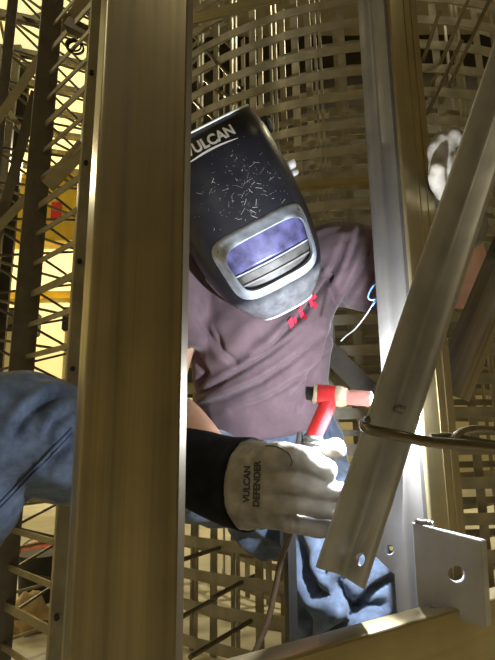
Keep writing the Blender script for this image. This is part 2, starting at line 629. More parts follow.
# gusset plate tip with a bolt hole behind the brace
gy = .622
poly = [W(372, 553, gy), W(394, 574, gy), W(402, 556, gy), W(403, 470, gy), W(396, 440, gy)]
mb = MB()
dv = Vector((0, .005, 0))
k = len(poly)
mb.v = poly + [p + dv for p in poly]
mb.face(range(k)); mb.face(range(k, 2 * k)[::-1])
for i in range(k): mb.face((i, (i + 1) % k, k + (i + 1) % k, k + i))
gp = mb.build('gusset_plate', 'angle', None)
hc = MB().rod([W(390, 550, gy) - dv * 3, W(390, 550, gy) + dv * 4], .0058, 20).build('cutter', 'dark')
cut(gp, [hc])
tag(gp, 'small pale gusset plate with a bolt hole behind the diagonal brace end', 'plate')

# ------------------------------------------------------------------ bracket plate with hole, lower right
py_ = .585
corners = [W(413, 523, py_ + .0), W(481, 541, py_ - .012), W(486, 628, py_ - .012), W(418, 607, py_)]
nrm = (corners[1] - corners[0]).cross(corners[3] - corners[0]).normalized()
if nrm.dot(corners[0] - CAM) < 0: nrm = -nrm
br = empty('bracket_plate', corners[3])
tag(br, 'square steel bracket plate with a round hole at the lower right', 'plate')
mb = MB()
mb.v = corners + [p + nrm * .0085 + (Vector((.0085, 0, 0)) if i in (1, 2) else Vector((0, 0, 0))) for i, p in enumerate(corners)]
mb.face((0, 1, 2, 3), [(0, 0), (.09, 0), (.09, .1), (0, .1)]); mb.face((7, 6, 5, 4))
for i in range(4): mb.face((i, (i + 1) % 4, 4 + (i + 1) % 4, 4 + i), [(0, 0), (.09, 0), (.09, .01), (0, .01)])
pl = mb.build('plate', 'angle', br, None, .0008)
hcn = W(456.5, 574, py_ - .006)
cut(pl, [MB().rod([hcn - nrm * .03, hcn + nrm * .03], .0088, 24).build('cutter', 'dark')])
def bead(A, B, n, r, parent, name='weld_bead', mat='weld'):
    pts, rr = [], []
    for i in range(n * 2 + 1):
        s_ = i / (n * 2)
        pts.append(A.lerp(B, s_) + Vector((random.uniform(-1, 1), random.uniform(-1, 1), random.uniform(-1, 1))) * r * .2)
        rr.append(r * (1.15 if i % 2 else .85) * (0.3 if i in (0, n * 2) else 1))
    return MB().rod(pts, rr, 8).build(name, mat, parent, 60)
bead(W(428, 607, py_ - .004), W(452, 613, py_ - .006), 7, .0035, br)
bead(W(414, 521, py_ - .001), W(434, 524, py_ - .004), 6, .003, br)

# ------------------------------------------------------------------ horizontal angle at the bottom
q1, q2 = W(262, 661, .455), W(446, 613.5, .575)
q2.z = q1.z
dirb = (q2 - q1).normalized()
outb = Vector((dirb.y, -dirb.x, 0))       # towards the camera/right
mb = MB()
Lp = Lprof(.062, .075, .007, .003)
S_, E_ = q1 - dirb * .16, q2 + dirb * .45
inb = -outb
# heel along the front top edge: one leg hangs down, one goes back
edge = outb * .006
pts = [S_.lerp(E_, s_ / 6) + edge for s_ in range(7)]
mb.sweep(pts, [(inb * 1.0, -UP)] * 7, Lprof(.026, .085, .007, .003))
o = mb.build('horizontal_angle', 'gold', None, 35)
tag(o, 'golden brown horizontal angle iron across the bottom right corner', 'angle iron')

# ------------------------------------------------------------------ dark brace behind the diagonal, right edge
mb = MB()
a1, a2 = W(459, 398, .745), W(572, 120, .775)
ax2 = (a2 - a1).normalized()
v2 = (a1 - CAM).normalized()
sd = ax2.cross(v2).normalized()
if sd.x < 0: sd = -sd
tw = -v2
mb.sweep([a1.lerp(a2, s_ / 4) for s_ in range(5)], [((-sd * .80 - tw * .60).normalized(), (sd * .35 - tw * .94).normalized())] * 5, Lprof(.056, .045, .005, .002))
o = mb.build('dark_brace', 'column', None, 35)
tag(o, 'dark steel brace slanting behind the diagonal brace at the right edge', 'brace')

# brace behind the welder
mb = MB()
b1, b2 = W(312, 322, 1.20), W(392, 399, 1.06)
axb = (b2 - b1).normalized()
ub = axb.cross((b1 - CAM).normalized()).normalized()
if ub.z < 0: ub = -ub
vb = axb.cross(ub).normalized()
if vb.y < 0: vb = -vb
mb.sweep([b1, b2], [(-ub, vb)] * 2, Lprof(.046, .04, .005, .002))
o = mb.build('short_brace', 'dark', None, 35)
tag(o, 'short dark steel brace slanting down beside the shirt above the torch', 'brace')

# thin upright strip in front of the left leg, its shade put in as black
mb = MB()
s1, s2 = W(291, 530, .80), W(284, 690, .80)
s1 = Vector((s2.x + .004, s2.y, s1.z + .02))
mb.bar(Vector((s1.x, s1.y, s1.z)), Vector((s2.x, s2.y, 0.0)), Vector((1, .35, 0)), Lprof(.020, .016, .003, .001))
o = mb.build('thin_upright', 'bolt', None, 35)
tag(o, 'thin upright angle strip coloured black for shade in front of the lit knee', 'angle iron')

# ------------------------------------------------------------------ bent clamp bar hooked around the braces
cl = empty('clamp', W(430, 436, .52))
tag(cl, 'bent brown steel clamp hooked around the diagonal brace', 'clamp')
pts = catmull([W(371, 418, .575), W(363, 423, .545), W(368, 429, .525), W(400, 436, .515), W(430, 442, .52), W(465, 445, .53), W(505, 449, .55), W(560, 455, .58)], 6)
mb = MB()
fr = []
for k in range(len(pts)):
    t_ = (pts[min(k + 1, len(pts) - 1)] - pts[max(k - 1, 0)]).normalized()
    a_ = (UP - t_ * UP.dot(t_)).normalized()
    fr.append((a_, t_.cross(a_)))
cp = [(.0055 * math.cos(i * PI / 5), .004 * math.sin(i * PI / 5)) for i in range(10)]
mb.sweep(pts, fr, cp)
mb.build('front_jaw', 'rod', cl, 50)
mb = MB().rod(catmull([W(452, 441, .54), W(462, 432, .56), W(480, 429, .58), W(505, 432, .60), W(560, 440, .62)], 6), .0045, 10)
mb.build('back_jaw', 'rod', cl, 50)
mb = MB().rod(catmull([W(430, 437, .545), W(452, 436, .55), W(480, 441, .56), W(510, 446, .57)], 6), .0035, 10)
mb.build('tension_rod', 'rod', cl, 50)

# ------------------------------------------------------------------ round rack behind the welder
RX, RY, RR = .62, 3.05, 1.40
rack = empty('round_rack', (RX, RY, 0))
tag(rack, 'large round rack of curved flat steel hoops and upright slats behind the welder', 'rack')
def arc_bar(R, z, h, t, a0, a1, n):
    mb = MB()
    pts, fr = [], []
    for i in range(n + 1):
        a = math.radians(a0 + (a1 - a0) * i / n)
        d = Vector((math.sin(a), -math.cos(a), 0))
        pts.append(Vector((RX, RY, z)) + d * R)
        fr.append((UP, d))
    mb.sweep(pts, fr, [(-h / 2, -t / 2), (h / 2, -t / 2), (h / 2, t / 2), (-h / 2, t / 2)])
    return mb
def hoops(R, z0, dz, n, h, t, a0, a1, name, mat, jit=0):
    ref = None
    for i in range(n):
        z = z0 + i * dz + random.uniform(-jit, jit)
        if ref is None:
            ref = arc_bar(R, 0, h, t, a0, a1, 30).build(name, mat, rack)
            q = ref
        else:
            q = ref.copy(); COL.objects.link(q)
        q.location = (0, 0, z)
hoops(RR, .06, .108, 29, .036, .006, -82, 75, 'hoop', 'cage', .006)
hoops(RR - .16, .10, .108, 26, .022, .005, -80, 75, 'inner_hoop', 'cage', .010)
hoops(RR - .62, .04, .13, 19, .030, .005, -80, 80, 'core_hoop', 'cage', .010)
def slat(R, a, w, t, name='slat', mat='cage', top=3.1):
    a = math.radians(a)
    d = Vector((math.sin(a), -math.cos(a), 0))
    P = Vector((RX, RY, 0)) + d * R
    return MB().flat(P + UP * .0, P + UP * top, Vector((math.cos(a), math.sin(a), 0)), w, t).build(name, mat, rack)
k = 0
for a in range(-78, 74, 4):
    if k % 2 == 0:
        slat(RR - .06, a - .42, .011, .012); slat(RR - .06, a + .42, .011, .012)
    else:
        slat(RR - .06, a, .030, .005)
    k += 1
for a in range(-78, 76, 11):
    slat(RR - .62, a + 2, .034, .006)
def rodbr(p, q, r, name='brace_rod', mat='rod'):
    MB().rod([p, q], r, 8).build(name, mat, rack, 60)
for (p, q) in [((185, 25, 2.2), (216, 62, 1.85)), ((205, 20, 2.2), (236, 52, 1.9)), ((186, 62, 2.2), (222, 96, 1.9)), ((212, 58, 2.2), (242, 88, 1.9)),
               ((192, 98, 2.2), (225, 130, 1.9)), ((176, 82, 2.2), (205, 112, 1.9)), ((222, 92, 2.2), (250, 120, 1.9)),
               ((172, 563, 1.62), (228, 545, 1.9)), ((212, 598, 1.62), (254, 576, 1.9)), ((172, 622, 1.5), (216, 598, 1.8)), ((190, 657, 1.5), (252, 620, 1.8)),
               ((415, 85, 1.75), (440, 10, 1.55)), ((425, 100, 1.75), (470, -5, 1.5)), ((410, 150, 1.75), (462, 40, 1.55)), ((445, 95, 1.7), (492, -5, 1.5))]:
    rodbr(W(*p), W(*q), .0075)

# two single flat bars in front of the round rack
p, q = W(176, 24, 1.35), W(330, -16, 1.30)
tag(MB().flat(p, q, UP, .036, .008).build('flat_bar', 'gold', None), 'pale flat steel bar slanting across the top above the helmet', 'bar')
p, q = W(262, 192, 1.55), W(392, 177, 1.50)
tag(MB().flat(p, q, UP, .030, .006).build('flat_bar', 'gold', None), 'bright flat steel bar level with the helmet knob', 'bar')

# ------------------------------------------------------------------ lattice mast on the left
def vline(px, py, Y):
    p = W(px, py, Y)
    return Vector((p.x, p.y, 0))
LA, LB = vline(27, 300, 1.30), vline(71.5, 300, 1.13)
mast = empty('lattice_mast', (LA.x, LA.y, 0))
tag(mast, 'dark lattice mast with flat rungs between two upright angles at the left', 'mast')
vdA = LA.normalized(); pA = Vector((vdA.y, -vdA.x, 0))
mb = MB(); mb.sweep([LA - pA * .030 + UP * z for z in (0, 1, 2, 3.2)], [(pA, vdA)] * 4, Lprof(.062, .05, .006, .003))
mb.build('mast_leg', 'dark', mast, 35)
mb = MB(); mb.sweep([LB + UP * z for z in (0, 1, 2, 3.2)], [(pA, vdA)] * 4, Lprof(.05, .05, .006, .003))
mb.build('mast_leg', 'lace', mast, 35)
LCp, LD = vline(-25, 300, 1.75), vline(79, 300, 2.1)
for P in (LCp, LD):
    mb = MB(); mb.sweep([P + UP * z for z in (0, 1, 2, 3.2)], [(pA, vdA)] * 4, Lprof(.04, .04, .006, .003))
    mb.build('mast_leg', 'dark', mast, 35)
rung_d = (LB - LA)
def rung(p, q, w=.026, t=.006, mat='lace', name='rung'):
    d = (q - p)
    MB().flat(p, q, UP, w, t).build(name, mat, mast)
for i in range(31):
    z = .10 + i * .086
    rung(LA + UP * z + pA * .01, LB + UP * z + pA * .01, .013 if i % 3 else .019, .005)
    if i % 3 == 0:
        MB().rod([LB + UP * (z + .03) + pA * .012 - vdA * .000, LB + UP * (z + .03) + pA * .012 - vdA * .009], .006, 6).build('bolt', 'bolt', mast, 40)
for i in range(20):
    z = .06 + i * .15
    rung(LCp + UP * z, LD + UP * z, .010, .006, 'lace', 'lacing')
    rung(LCp + UP * z, LD + UP * (z + .15), .009, .006, 'dark', 'lacing')
    rung(LCp + UP * (z + .15), LD + UP * z, .009, .006, 'dark', 'lacing')
# braces of the mast's near face, leaving the frame on the left
for (p, q, w, mt) in [((40, 58, 1.32), (-4, 122, 1.45), .026, 'lace'), ((36, 92, 1.34), (-6, 245, 1.5), .030, 'dark'), ((28, 196, 1.34), (-10, 236, 1.4), .024, 'lace'),
                      ((9, 112, 1.45), (24, 132, 1.45), .018, 'lace'), ((90, -8, 1.3), (50, 45, 1.42), .030, 'lace'), ((84, 146, 1.16), (48, 186, 1.28), .040, 'lace')]:
    p, q = W(*p), W(*q)
    v_ = (p - CAM).normalized()
    u_ = (q - p).normalized().cross(v_)
    MB().flat(p, q, u_, w, .006).build('brace', mt, mast)
# cross bar low on the mast
MB().flat(W(8, 494, 1.2), W(80, 494, 1.1), UP, .034, .008).build('cross_bar', 'lace', mast)

# building column and beam far at the top left
sc_ = empty('building_column', vline(6, 100, 5.2))
tag(sc_, 'broad dark building column in the far top left corner', 'column')
P = vline(6, 100, 5.2)
box(MB(), (P.x - .22, P.y - .02, 0), (P.x + .12, P.y + .02, 5.4)).build('flange', 'dark', sc_)
box(MB(), (P.x - .22, P.y + .26, 0), (P.x + .12, P.y + .30, 5.4)).build('flange', 'dark', sc_)
box(MB(), (P.x - .07, P.y, 0), (P.x - .04, P.y + .28, 5.4)).build('web', 'dark', sc_)
bm0 = empty('roof_beam', W(40, 14, 5.0))
tag(bm0, 'dark roof beam running across the top left behind the mast', 'beam')
p, q = W(-2, 4, 5.0), W(75, 27, 4.6)
u_ = UP
MB().flat(p + UP * .09, q + UP * .09, (q - p).cross(UP), .14, .02).build('top_flange', 'dark', bm0)
MB().flat(p - UP * .09, q - UP * .09, (q - p).cross(UP), .14, .02).build('bottom_flange', 'dark', bm0)
MB().flat(p, q, UP, .18, .015).build('web', 'dark', bm0)

# coil of black cable hanging on the mast
cc = empty('cable_coil', W(75, 46, 1.2))
tag(cc, 'small coil of black cable hanging near the top of the mast', 'cable')
for (px, py, r, yy) in ((75, 47, .0215, 1.2), (73.5, 45, .019, 1.205), (76, 48, .020, 1.21)):
    c = W(px, py, yy)
    MB().rod([c + Vector((math.cos(i * PI / 16) * r, math.cos(i * PI / 16) * .006, math.sin(i * PI / 16) * r)) for i in range(32)], .0026, 8, True).build('loop', 'black', cc, 60)
MB().flat(W(68, 24, 1.22), W(92, 36, 1.22), UP, .03, .03).build('hanger', 'dark', cc)

# yellow crane girder, dark machine, clutter beyond the mast
gr = empty('crane_girder', (-4.2, 6.6, 2.0))
tag(gr, 'yellow overhead girder far behind the mast', 'girder')
box(MB(), (-6.8, 6.5, 3.45), (-1.6, 6.7, 4.35)).build('beam', 'yellow', gr)
for zz in (3.4, 4.35):
    box(MB(), (-6.8, 6.44, zz), (-1.6, 6.76, zz + .05)).build('flange', 'yellow', gr)
for i in range(9):
    box(MB(), (-6.6 + i * .6, 6.46, 3.45), (-6.57 + i * .6, 6.5, 4.35)).build('stiffener', 'yellow', gr)
c = Vector((-2.66, 6.488, 3.85))
tag(box(MB(), c - Vector((.07, .012, .14)), c + Vector((.07, .012, .14))).build('red_sign', 'red', None, None, .005), 'small red sign on the yellow girder', 'sign')
rl = empty('yellow_rail', (-4.2, 7.1, 2.7)); tag(rl, 'thin yellow rail above the black machine cabinets', 'rail')
box(MB(), (-6.8, 7.05, 2.74), (-1.6, 7.15, 2.86)).build('rail', 'yellow', rl)
box(MB(), (-6.8, 7.0, 2.72), (-1.6, 7.2, 2.74)).build('rail_flange', 'yellow', rl)
for (x0, x1, z0, z1, lb) in [(-2.75, -2.1, 2.3, 2.66, 'black machine cabinet standing far behind the mast'), (-4.2, -3.25, 2.3, 2.66, 'wide black machine cabinet at the far left')]:
    mc = empty('machine_cabinet', ((x0 + x1) / 2, 7.4, 0)); tag(mc, lb, 'machine')
    box(MB(), (x0, 7.2, z0), (x1, 7.7, z1)).build('hood', 'black', mc, None, .02)
    box(MB(), (x0 + .05, 7.22, .0), (x1 - .05, 7.68, z0)).build('body', 'wall', mc, None, .01)
    box(MB(), (x0 + .1, 7.18, z0 + .1), (x1 - .2, 7.205, z1 - .05)).build('panel', 'dark', mc)

def lumpy(name, c, r, mat, label, cat, seed=0, amp=.25):
    bm = bmesh.new()
    bmesh.ops.create_icosphere(bm, subdivisions=4, radius=1)
    for v in bm.verts:
        n_ = noise.fractal(v.co * 1.6 + Vector((seed, seed * 2.3, 0)), 1.0, 2.0, 4)
        v.co *= 1 + amp * n_
        v.co.x *= r[0]; v.co.y *= r[1]; v.co.z *= r[2]
        v.co.z = max(v.co.z, -r[2] * .75)
    me = bpy.data.meshes.new(name); bm.to_mesh(me); bm.free(); me.shade_smooth()
    me.materials.append(M[mat])
    o = bpy.data.objects.new(name, me); COL.objects.link(o); o.location = (c[0], c[1], c[2] + r[2] * .75)
    return tag(o, label, cat)
def floor_at(px, py):
    d = W(px, py, 1.0) - CAM
    return CAM + d * (-CAM.z / d.z)
bk = floor_at(38, 600)
e = empty('bucket', (bk.x, bk.y, 0)); tag(e, 'black bucket on the floor beyond the lower mast', 'bucket')
MB().rod([bk, bk + UP * .03, bk + UP * .20, bk + UP * .21], [.085, .088, .105, .11], 24).build('tub', 'black', e, 50)
MB().rod([bk + Vector((math.cos(i * PI / 10) * .11, .0, .2 + math.sin(i * PI / 10) * .08)) for i in range(11)], .004, 6).build('handle', 'wire', e, 50)
f_ = floor_at(27, 632); lumpy('paper_bag', f_, (.07, .06, .085), 'tan', 'crumpled tan paper bag on the floor beyond the mast', 'bag', 3, .35)
f_ = floor_at(40, 556); lumpy('red_rag', f_, (.11, .08, .05), 'redrag', 'crumpled red rag on the floor beyond the mast', 'rag', 5, .5)

# ------------------------------------------------------------------ the welder
per = empty('person', W(300, 600, 1.1))
per.location.z = 0
tag(per, 'welder in maroon t-shirt and blue jeans crouching and holding a torch', 'person')
bpy.context.view_layer.update()


def skinned(chains, voxel, smooth_it=6, endk=1.0):
    """chains: lists of (point, ra, rb[, up]) -> one continuous remeshed surface (object, unparented)"""
    mb = MB()
    for ch in chains:
        pts = [Vector(c[0]) for c in ch]
        n = 6
        P = catmull(pts, n)
        rad = []
        for i in range(len(ch) - 1):
            for k in range(n):
                s_ = k / n
                s_ = s_ * s_ * (3 - 2 * s_)
                rad.append((ch[i][1] * (1 - s_) + ch[i + 1][1] * s_, ch[i][2] * (1 - s_) + ch[i + 1][2] * s_))
        rad.append((ch[-1][1], ch[-1][2]))
        ref = Vector(ch[0][3]) if len(ch[0]) > 3 else None
        # rounded ends
        def ends(P, rad):
            t0 = (P[0] - P[1]).normalized(); t1 = (P[-1] - P[-2]).normalized()
            a, b = [], []
            for an in (75, 50, 25):
                c_, s2 = math.cos(math.radians(an)), math.sin(math.radians(an))
                a.append((P[0] + t0 * min(rad[0]) * s2 * endk, (rad[0][0] * c_, rad[0][1] * c_)))
                b.append((P[-1] + t1 * min(rad[-1]) * s2 * endk, (rad[-1][0] * c_, rad[-1][1] * c_)))
            return [x[0] for x in a] + P + [x[0] for x in b[::-1]], [x[1] for x in a] + rad + [x[1] for x in b[::-1]]
        P, rad = ends(P, rad)
        fr = []
        prev = ref
        for k in range(len(P)):
            t_ = (P[min(k + 1, len(P) - 1)] - P[max(k - 1, 0)]).normalized()
            if prev is None: prev = t_.orthogonal()
            base = ref if ref is not None else prev
            a_ = (base - t_ * base.dot(t_)).normalized()
            prev = a_
            fr.append((a_ * rad[k][0], t_.cross(a_) * rad[k][1]))
        mb.sweep(P, fr, [(math.cos(2 * PI * i / 20), math.sin(2 * PI * i / 20)) for i in range(20)])
    o = mb.build('tmp', 'skin', None, origin=(0, 0, 0))
    md = o.modifiers.new('r', 'REMESH'); md.mode = 'VOXEL'; md.voxel_size = voxel; md.use_smooth_shade = True
    if smooth_it:
        s2 = o.modifiers.new('s', 'SMOOTH'); s2.iterations = smooth_it; s2.factor = .5
    apply_mods(o)
    return o


def displace(o, fn):
    me = o.data
    nr = [v.normal.copy() for v in me.vertices]
    co = [v.co.copy() for v in me.vertices]
    for i, v in enumerate(me.vertices):
        v.co = co[i] + nr[i] * fn(co[i], nr[i])
    me.update()


def to_px(p):
    d = p - CAM
    z = d.dot(_f)
    return CX + F_PX * d.dot(_r) / z, CY - F_PX * d.dot(_u) / z


def seg_dist(x, y, a, b):
    vx, vy = b[0] - a[0], b[1] - a[1]
    L2 = vx * vx + vy * vy
    t_ = max(0, min(1, ((x - a[0]) * vx + (y - a[1]) * vy) / L2))
    dx, dy = x - a[0] - vx * t_, y - a[1] - vy * t_
    sg = 1 if vx * (y - a[1]) - vy * (x - a[0]) > 0 else -1
    return math.hypot(dx, dy), sg, t_


def crease_fn(creases):
    """creases: (polyline, half width px, depth m, roll height m): a valley with a soft roll of cloth on one side"""
    boxes = [(min(p[0] for p in c[0]) - 22, max(p[0] for p in c[0]) + 22, min(p[1] for p in c[0]) - 22, max(p[1] for p in c[0]) + 22) for c in creases]
    def fn(p, n):
        if n.dot(p - CAM) > 0: return 0.0
        x, y = to_px(p)
        out = 0.0
        for c, b in zip(creases, boxes):
            if not (b[0] < x < b[1] and b[2] < y < b[3]): continue
            pl, hw, dep, roll = c
            best = None
            K = len(pl) - 1
            for k in range(K):
                d, sg, t_ = seg_dist(x, y, pl[k], pl[k + 1])
                if best is None or d < best[0]: best = (d, sg, (k + t_) / K)
            d, sg, t_ = best
            f = math.sin(PI * min(1, max(0.04, t_))) ** .6
            out -= 1.5 * dep * f * math.exp(-(d / hw) ** 2)
            if sg > 0: out += roll * f * math.exp(-((d - 2.6 * hw) / (1.8 * hw)) ** 2)
        return out
    return fn


def adopt(o, name, mat, parent):
    o.name = name; o.data.name = name
    o.data.materials.clear(); o.data.materials.append(M[mat])
    o.data.shade_smooth()
    b = wm(parent).translation
    for v in o.data.vertices: v.co -= b
    o.parent = parent; o.location = (0, 0, 0)
    return o


SHX = (W(345, 245, 1.02) - W(180, 258, 1.0)).normalized()    # across the shoulders
# key points
NECK = W(262, 232, 1.03)
CHEST = W(262, 300, 1.04)
BELLY = W(262, 385, 1.06)
WAIST = W(266, 428, 1.09)
HIPS = W(285, 480, 1.13)
SR, SL = W(186, 268, 1.00), W(338, 264, 1.03)
ER, WR = W(164, 396, .97), W(232, 478, .775)
EL, WL = W(466, 290, .99), W(464, 228, .84)
HRp, HLp = W(252, 485, 1.10), W(318, 490, 1.10)
KR, AR = W(2, 432, .74), W(-150, 700, .86)
KL, ALp = W(345, 582, .86), W(352, 800, 1.02)
HEAD = W(240, 196, .965)

# bare body: torso, neck, head, arms, legs as one surface
sh = skinned([
    [(HIPS, .13, .09, SHX), (WAIST, .12, .085), (BELLY, .12, .085), (CHEST, .135, .09), (NECK + Vector((0, .02, -.05)), .10, .07)],
    [(NECK, .052, .052, SHX), (HEAD - UP * .02, .055, .06)],
    [(HEAD + Vector((-.01, .0, .06)), .062, .072, SHX), (HEAD, .07, .085), (HEAD - UP * .07, .052, .06)],
    [(HEAD + Vector((.01, -.085, -.015)), .012, .012), (HEAD + Vector((.01, -.1, -.035)), .014, .014)],
    [(HEAD + Vector((.075, .0, .0)), .008, .018), (HEAD + Vector((.075, .005, -.03)), .007, .014)],
    [(HEAD + Vector((-.075, .0, .0)), .008, .018), (HEAD + Vector((-.075, .005, -.03)), .007, .014)],
    [(SR, .052, .052), (SR.lerp(ER, .5), .046, .046), (ER, .040, .040), (ER.lerp(WR, .4), .037, .037), (WR, .028, .03)],
    [(SL, .052, .052), (SL.lerp(EL, .5), .046, .046), (EL, .040, .040), (EL.lerp(WL, .4), .040, .040), (WL, .028, .03)],
    [(HRp, .075, .075), (HRp.lerp(KR, .5), .07, .07), (KR, .055, .055), (KR.lerp(AR, .4), .05, .05), (AR, .035, .035)],
    [(HLp, .075, .075), (HLp.lerp(KL, .5), .07, .07), (KL, .055, .055), (KL.lerp(ALp, .4), .05, .05), (ALp, .035, .035)],
], .008, 4)
adopt(sh, 'body', 'skin', per)
hr = skinned([[(HEAD + Vector((-.008, .03, .07)), .070, .066, SHX), (HEAD + Vector((0, .045, .02)), .074, .062), (HEAD + Vector((0, .05, -.03)), .06, .045)]], .008, 4)
adopt(hr, 'hair', 'hair', per)

# t-shirt
sl_end_R, sl_end_L = SR.lerp(ER, .62), SL.lerp(EL, .60)
st = skinned([
    [(W(268, 421, 1.085), .148, .106, SHX), (W(266, 408, 1.075), .146, .105), (BELLY, .142, .106), (W(262, 340, 1.04), .150, .110), (CHEST, .158, .110), (W(262, 262, 1.03), .150, .090), (NECK + Vector((0, .02, -.03)), .085, .07)],
    [(SR + (CHEST - SR) * .25, .075, .08), (SR, .075, .08), (SR.lerp(ER, .35), .070, .075), (sl_end_R, .068, .074)],
    [(SL + (CHEST - SL) * .25, .088, .088), (SL, .092, .092), (SL.lerp(EL, .3), .090, .090), (sl_end_L, .082, .082)],
], .004, 10, .15)
SHC = crease_fn([
    ([(347, 240), (336, 268), (318, 296), (298, 320), (272, 346), (250, 358)], 2.6, .016, .010),
    ([(300, 330), (272, 352), (246, 368), (214, 386), (190, 398)], 2.2, .009, .009),
    ([(322, 336), (292, 362), (262, 382), (226, 398), (192, 408)], 2.4, .010, .009),
    ([(330, 350), (300, 378), (268, 398), (228, 412)], 2.0, .007, .006),
    ([(336, 325), (322, 352), (308, 384), (296, 415)], 2.4, .010, .008),
    ([(328, 345), (310, 372), (290, 402)], 1.8, .006, .005),
    ([(376, 236), (362, 268), (345, 300), (330, 328)], 2.6, .009, .009),
    ([(362, 222), (356, 244), (346, 270)], 2.2, .008, .006),
    ([(384, 262), (370, 284), (352, 308)], 2.4, .008, .006),
    ([(196, 300), (206, 330), (220, 352)], 3.0, .007, .005),
    ([(215, 330), (222, 350), (240, 366)], 2.5, .006, .005),
    ([(192, 350), (206, 372), (196, 392)], 2.5, .010, .006),
])
def shirt_folds(p, n):
    w = noise.noise(p * 6.0) * .03
    s_ = -p.x * .55 + p.z * .83 + w
    k = s_ / .055
    f1 = .5 + .5 * math.sin(2 * PI * k)
    m_ = max(0, noise.noise(p * 6 + Vector((9, 9, 1))) + .25)
    return SHC(p, n) + .006 * m_ * (f1 - .5) + .004 * noise.noise(p * 9)
displace(st, shirt_folds)
md = st.modifiers.new('s', 'SMOOTH'); md.iterations = 1; md.factor = .5
apply_mods(st)
bvh_sh = BVHTree.FromPolygons([v.co.copy() for v in st.data.vertices], [tuple(p.vertices) for p in st.data.polygons])
shirt = adopt(st, 'shirt', 'shirt', per)

# jeans
jn = skinned([
    [(W(270, 428, 1.09), .142, .101, SHX), (HIPS, .150, .110), (W(290, 510, 1.14), .14, .10)],
    [(HRp, .092, .092), (HRp.lerp(KR, .35) , .088, .092), (HRp.lerp(KR, .75), .086, .090), (KR, .082, .088), (KR.lerp(AR, .25), .078, .084), (KR.lerp(AR, .7), .070, .074), (AR, .070, .070)],
    [(HLp, .092, .092), (HLp.lerp(KL, .5), .092, .092), (KL, .084, .086), (KL.lerp(ALp, .3), .076, .078), (KL.lerp(ALp, .7), .072, .072), (ALp, .075, .075)],
], .006, 8)
JNC = crease_fn([
    ([(300, 540), (304, 570), (316, 592), (338, 596)], 4.5, .016, .012),
    ([(352, 560), (338, 585), (352, 606), (392, 606)], 4.5, .018, .012),
    ([(398, 575), (372, 590), (345, 622), (318, 640)], 4.0, .014, .012),
    ([(326, 545), (322, 566), (330, 580)], 3.0, .010, .008),
    ([(392, 622), (362, 632), (336, 648)], 4.0, .014, .010),
    ([(300, 600), (308, 622), (304, 645)], 4.0, .012, .010),
    ([(70, 392), (50, 398), (30, 412), (8, 440)], 4.0, .008, .008),
    ([(72, 410), (56, 420), (44, 440)], 3.0, .006, .006),
    ([(72, 440), (58, 456), (40, 470)], 4.0, .008, .006),
])
def jean_folds(p, n):
    w = noise.noise(p * 6) * .03
    k = (p.z * .8 + p.x * .5 + w) / .045
    r = (1 - abs(2 * (k - math.floor(k)) - 1)) ** 2
    m_ = max(0, noise.noise(p * 5 + Vector((2, 7, 4))) + .25)
    return JNC(p, n) + .012 * m_ * (r - .3) + .008 * noise.noise(p * 14) + .003 * noise.noise(p * 30)
displace(jn, jean_folds)
bvh_jn = BVHTree.FromPolygons([v.co.copy() for v in jn.data.vertices], [tuple(p.vertices) for p in jn.data.polygons])
jeans = adopt(jn, 'jeans', 'jeans', per)


def on_surface(bvh, px, py, off=.001):
    d = (W(px, py, 1.0) - CAM).normalized()
    h = bvh.ray_cast(CAM, d)
    return (h[0] - d * off, h[1]) if h[0] is not None else (None, None)


def subadopt(o, name, mat, parent):
    b = wm(parent).translation
    for v in o.data.vertices: v.co -= b
    o.parent = parent; o.location = (0, 0, 0)
    return o


# jeans side seam on the raised thigh
for off in (0, 7):
    pts = []
    for s_ in range(0, 21):
        px, py = 72 - s_ * 3.8, 428 + s_ * 3.9 + off * .8
        q, n_ = on_surface(bvh_jn, px, py, .0006)
        if q is not None: pts.append(q)
    if len(pts) > 4:
        MB().rod(pts, .0016, 6).build('seam', 'stitch', jeans, 60)

# boots
for A_, nm in ((AR, 0), (ALp, 1)):
    f = Vector((A_.x, A_.y, 0))
    b_ = skinned([[(Vector((f.x, f.y + .02, .14)), .05, .05), (Vector((f.x, f.y + .02, .05)), .05, .05)],
                  [(Vector((f.x, f.y + .05, .045)), .042, .042), (Vector((f.x, f.y - .08, .045)), .046, .040), (Vector((f.x, f.y - .17, .035)), .042, .03)]], .008, 4)
    adopt(b_, 'boot', 'boot', per)

# stool under the welder
sp = W(330, 540, 1.14)
stl = empty('stool', (HIPS.x + .10, HIPS.y + .06, 0)); tag(stl, 'low round stool under the crouching welder', 'stool')
zt = W(300, 520, 1.13).z - .07
c0 = Vector((HIPS.x + .10, HIPS.y + .06, 0))
MB().rod([c0 + UP * (zt - .04), c0 + UP * zt], .10, 28).build('seat', 'black', stl, 40, .004)
for a in (45, 135, 225, 315):
    d = Vector((math.cos(math.radians(a)), math.sin(math.radians(a)), 0))
    MB().rod([c0 + d * .07 + UP * (zt - .03), c0 + d * .10], .010, 8).build('leg', 'dark', stl, 40)

# ---- text helper
def text_mesh(s, size, bold=0.0, shear=0.0):
    cu = bpy.data.curves.new('t', 'FONT')
    cu.body = s; cu.size = size; cu.align_x = 'CENTER'; cu.align_y = 'CENTER'; cu.offset = bold; cu.shear = shear
    cu.resolution_u = 4
    to = bpy.data.objects.new('t', cu); COL.objects.link(to)
    me = ev(to)
    bpy.data.objects.remove(to); bpy.data.curves.remove(cu)
    return me


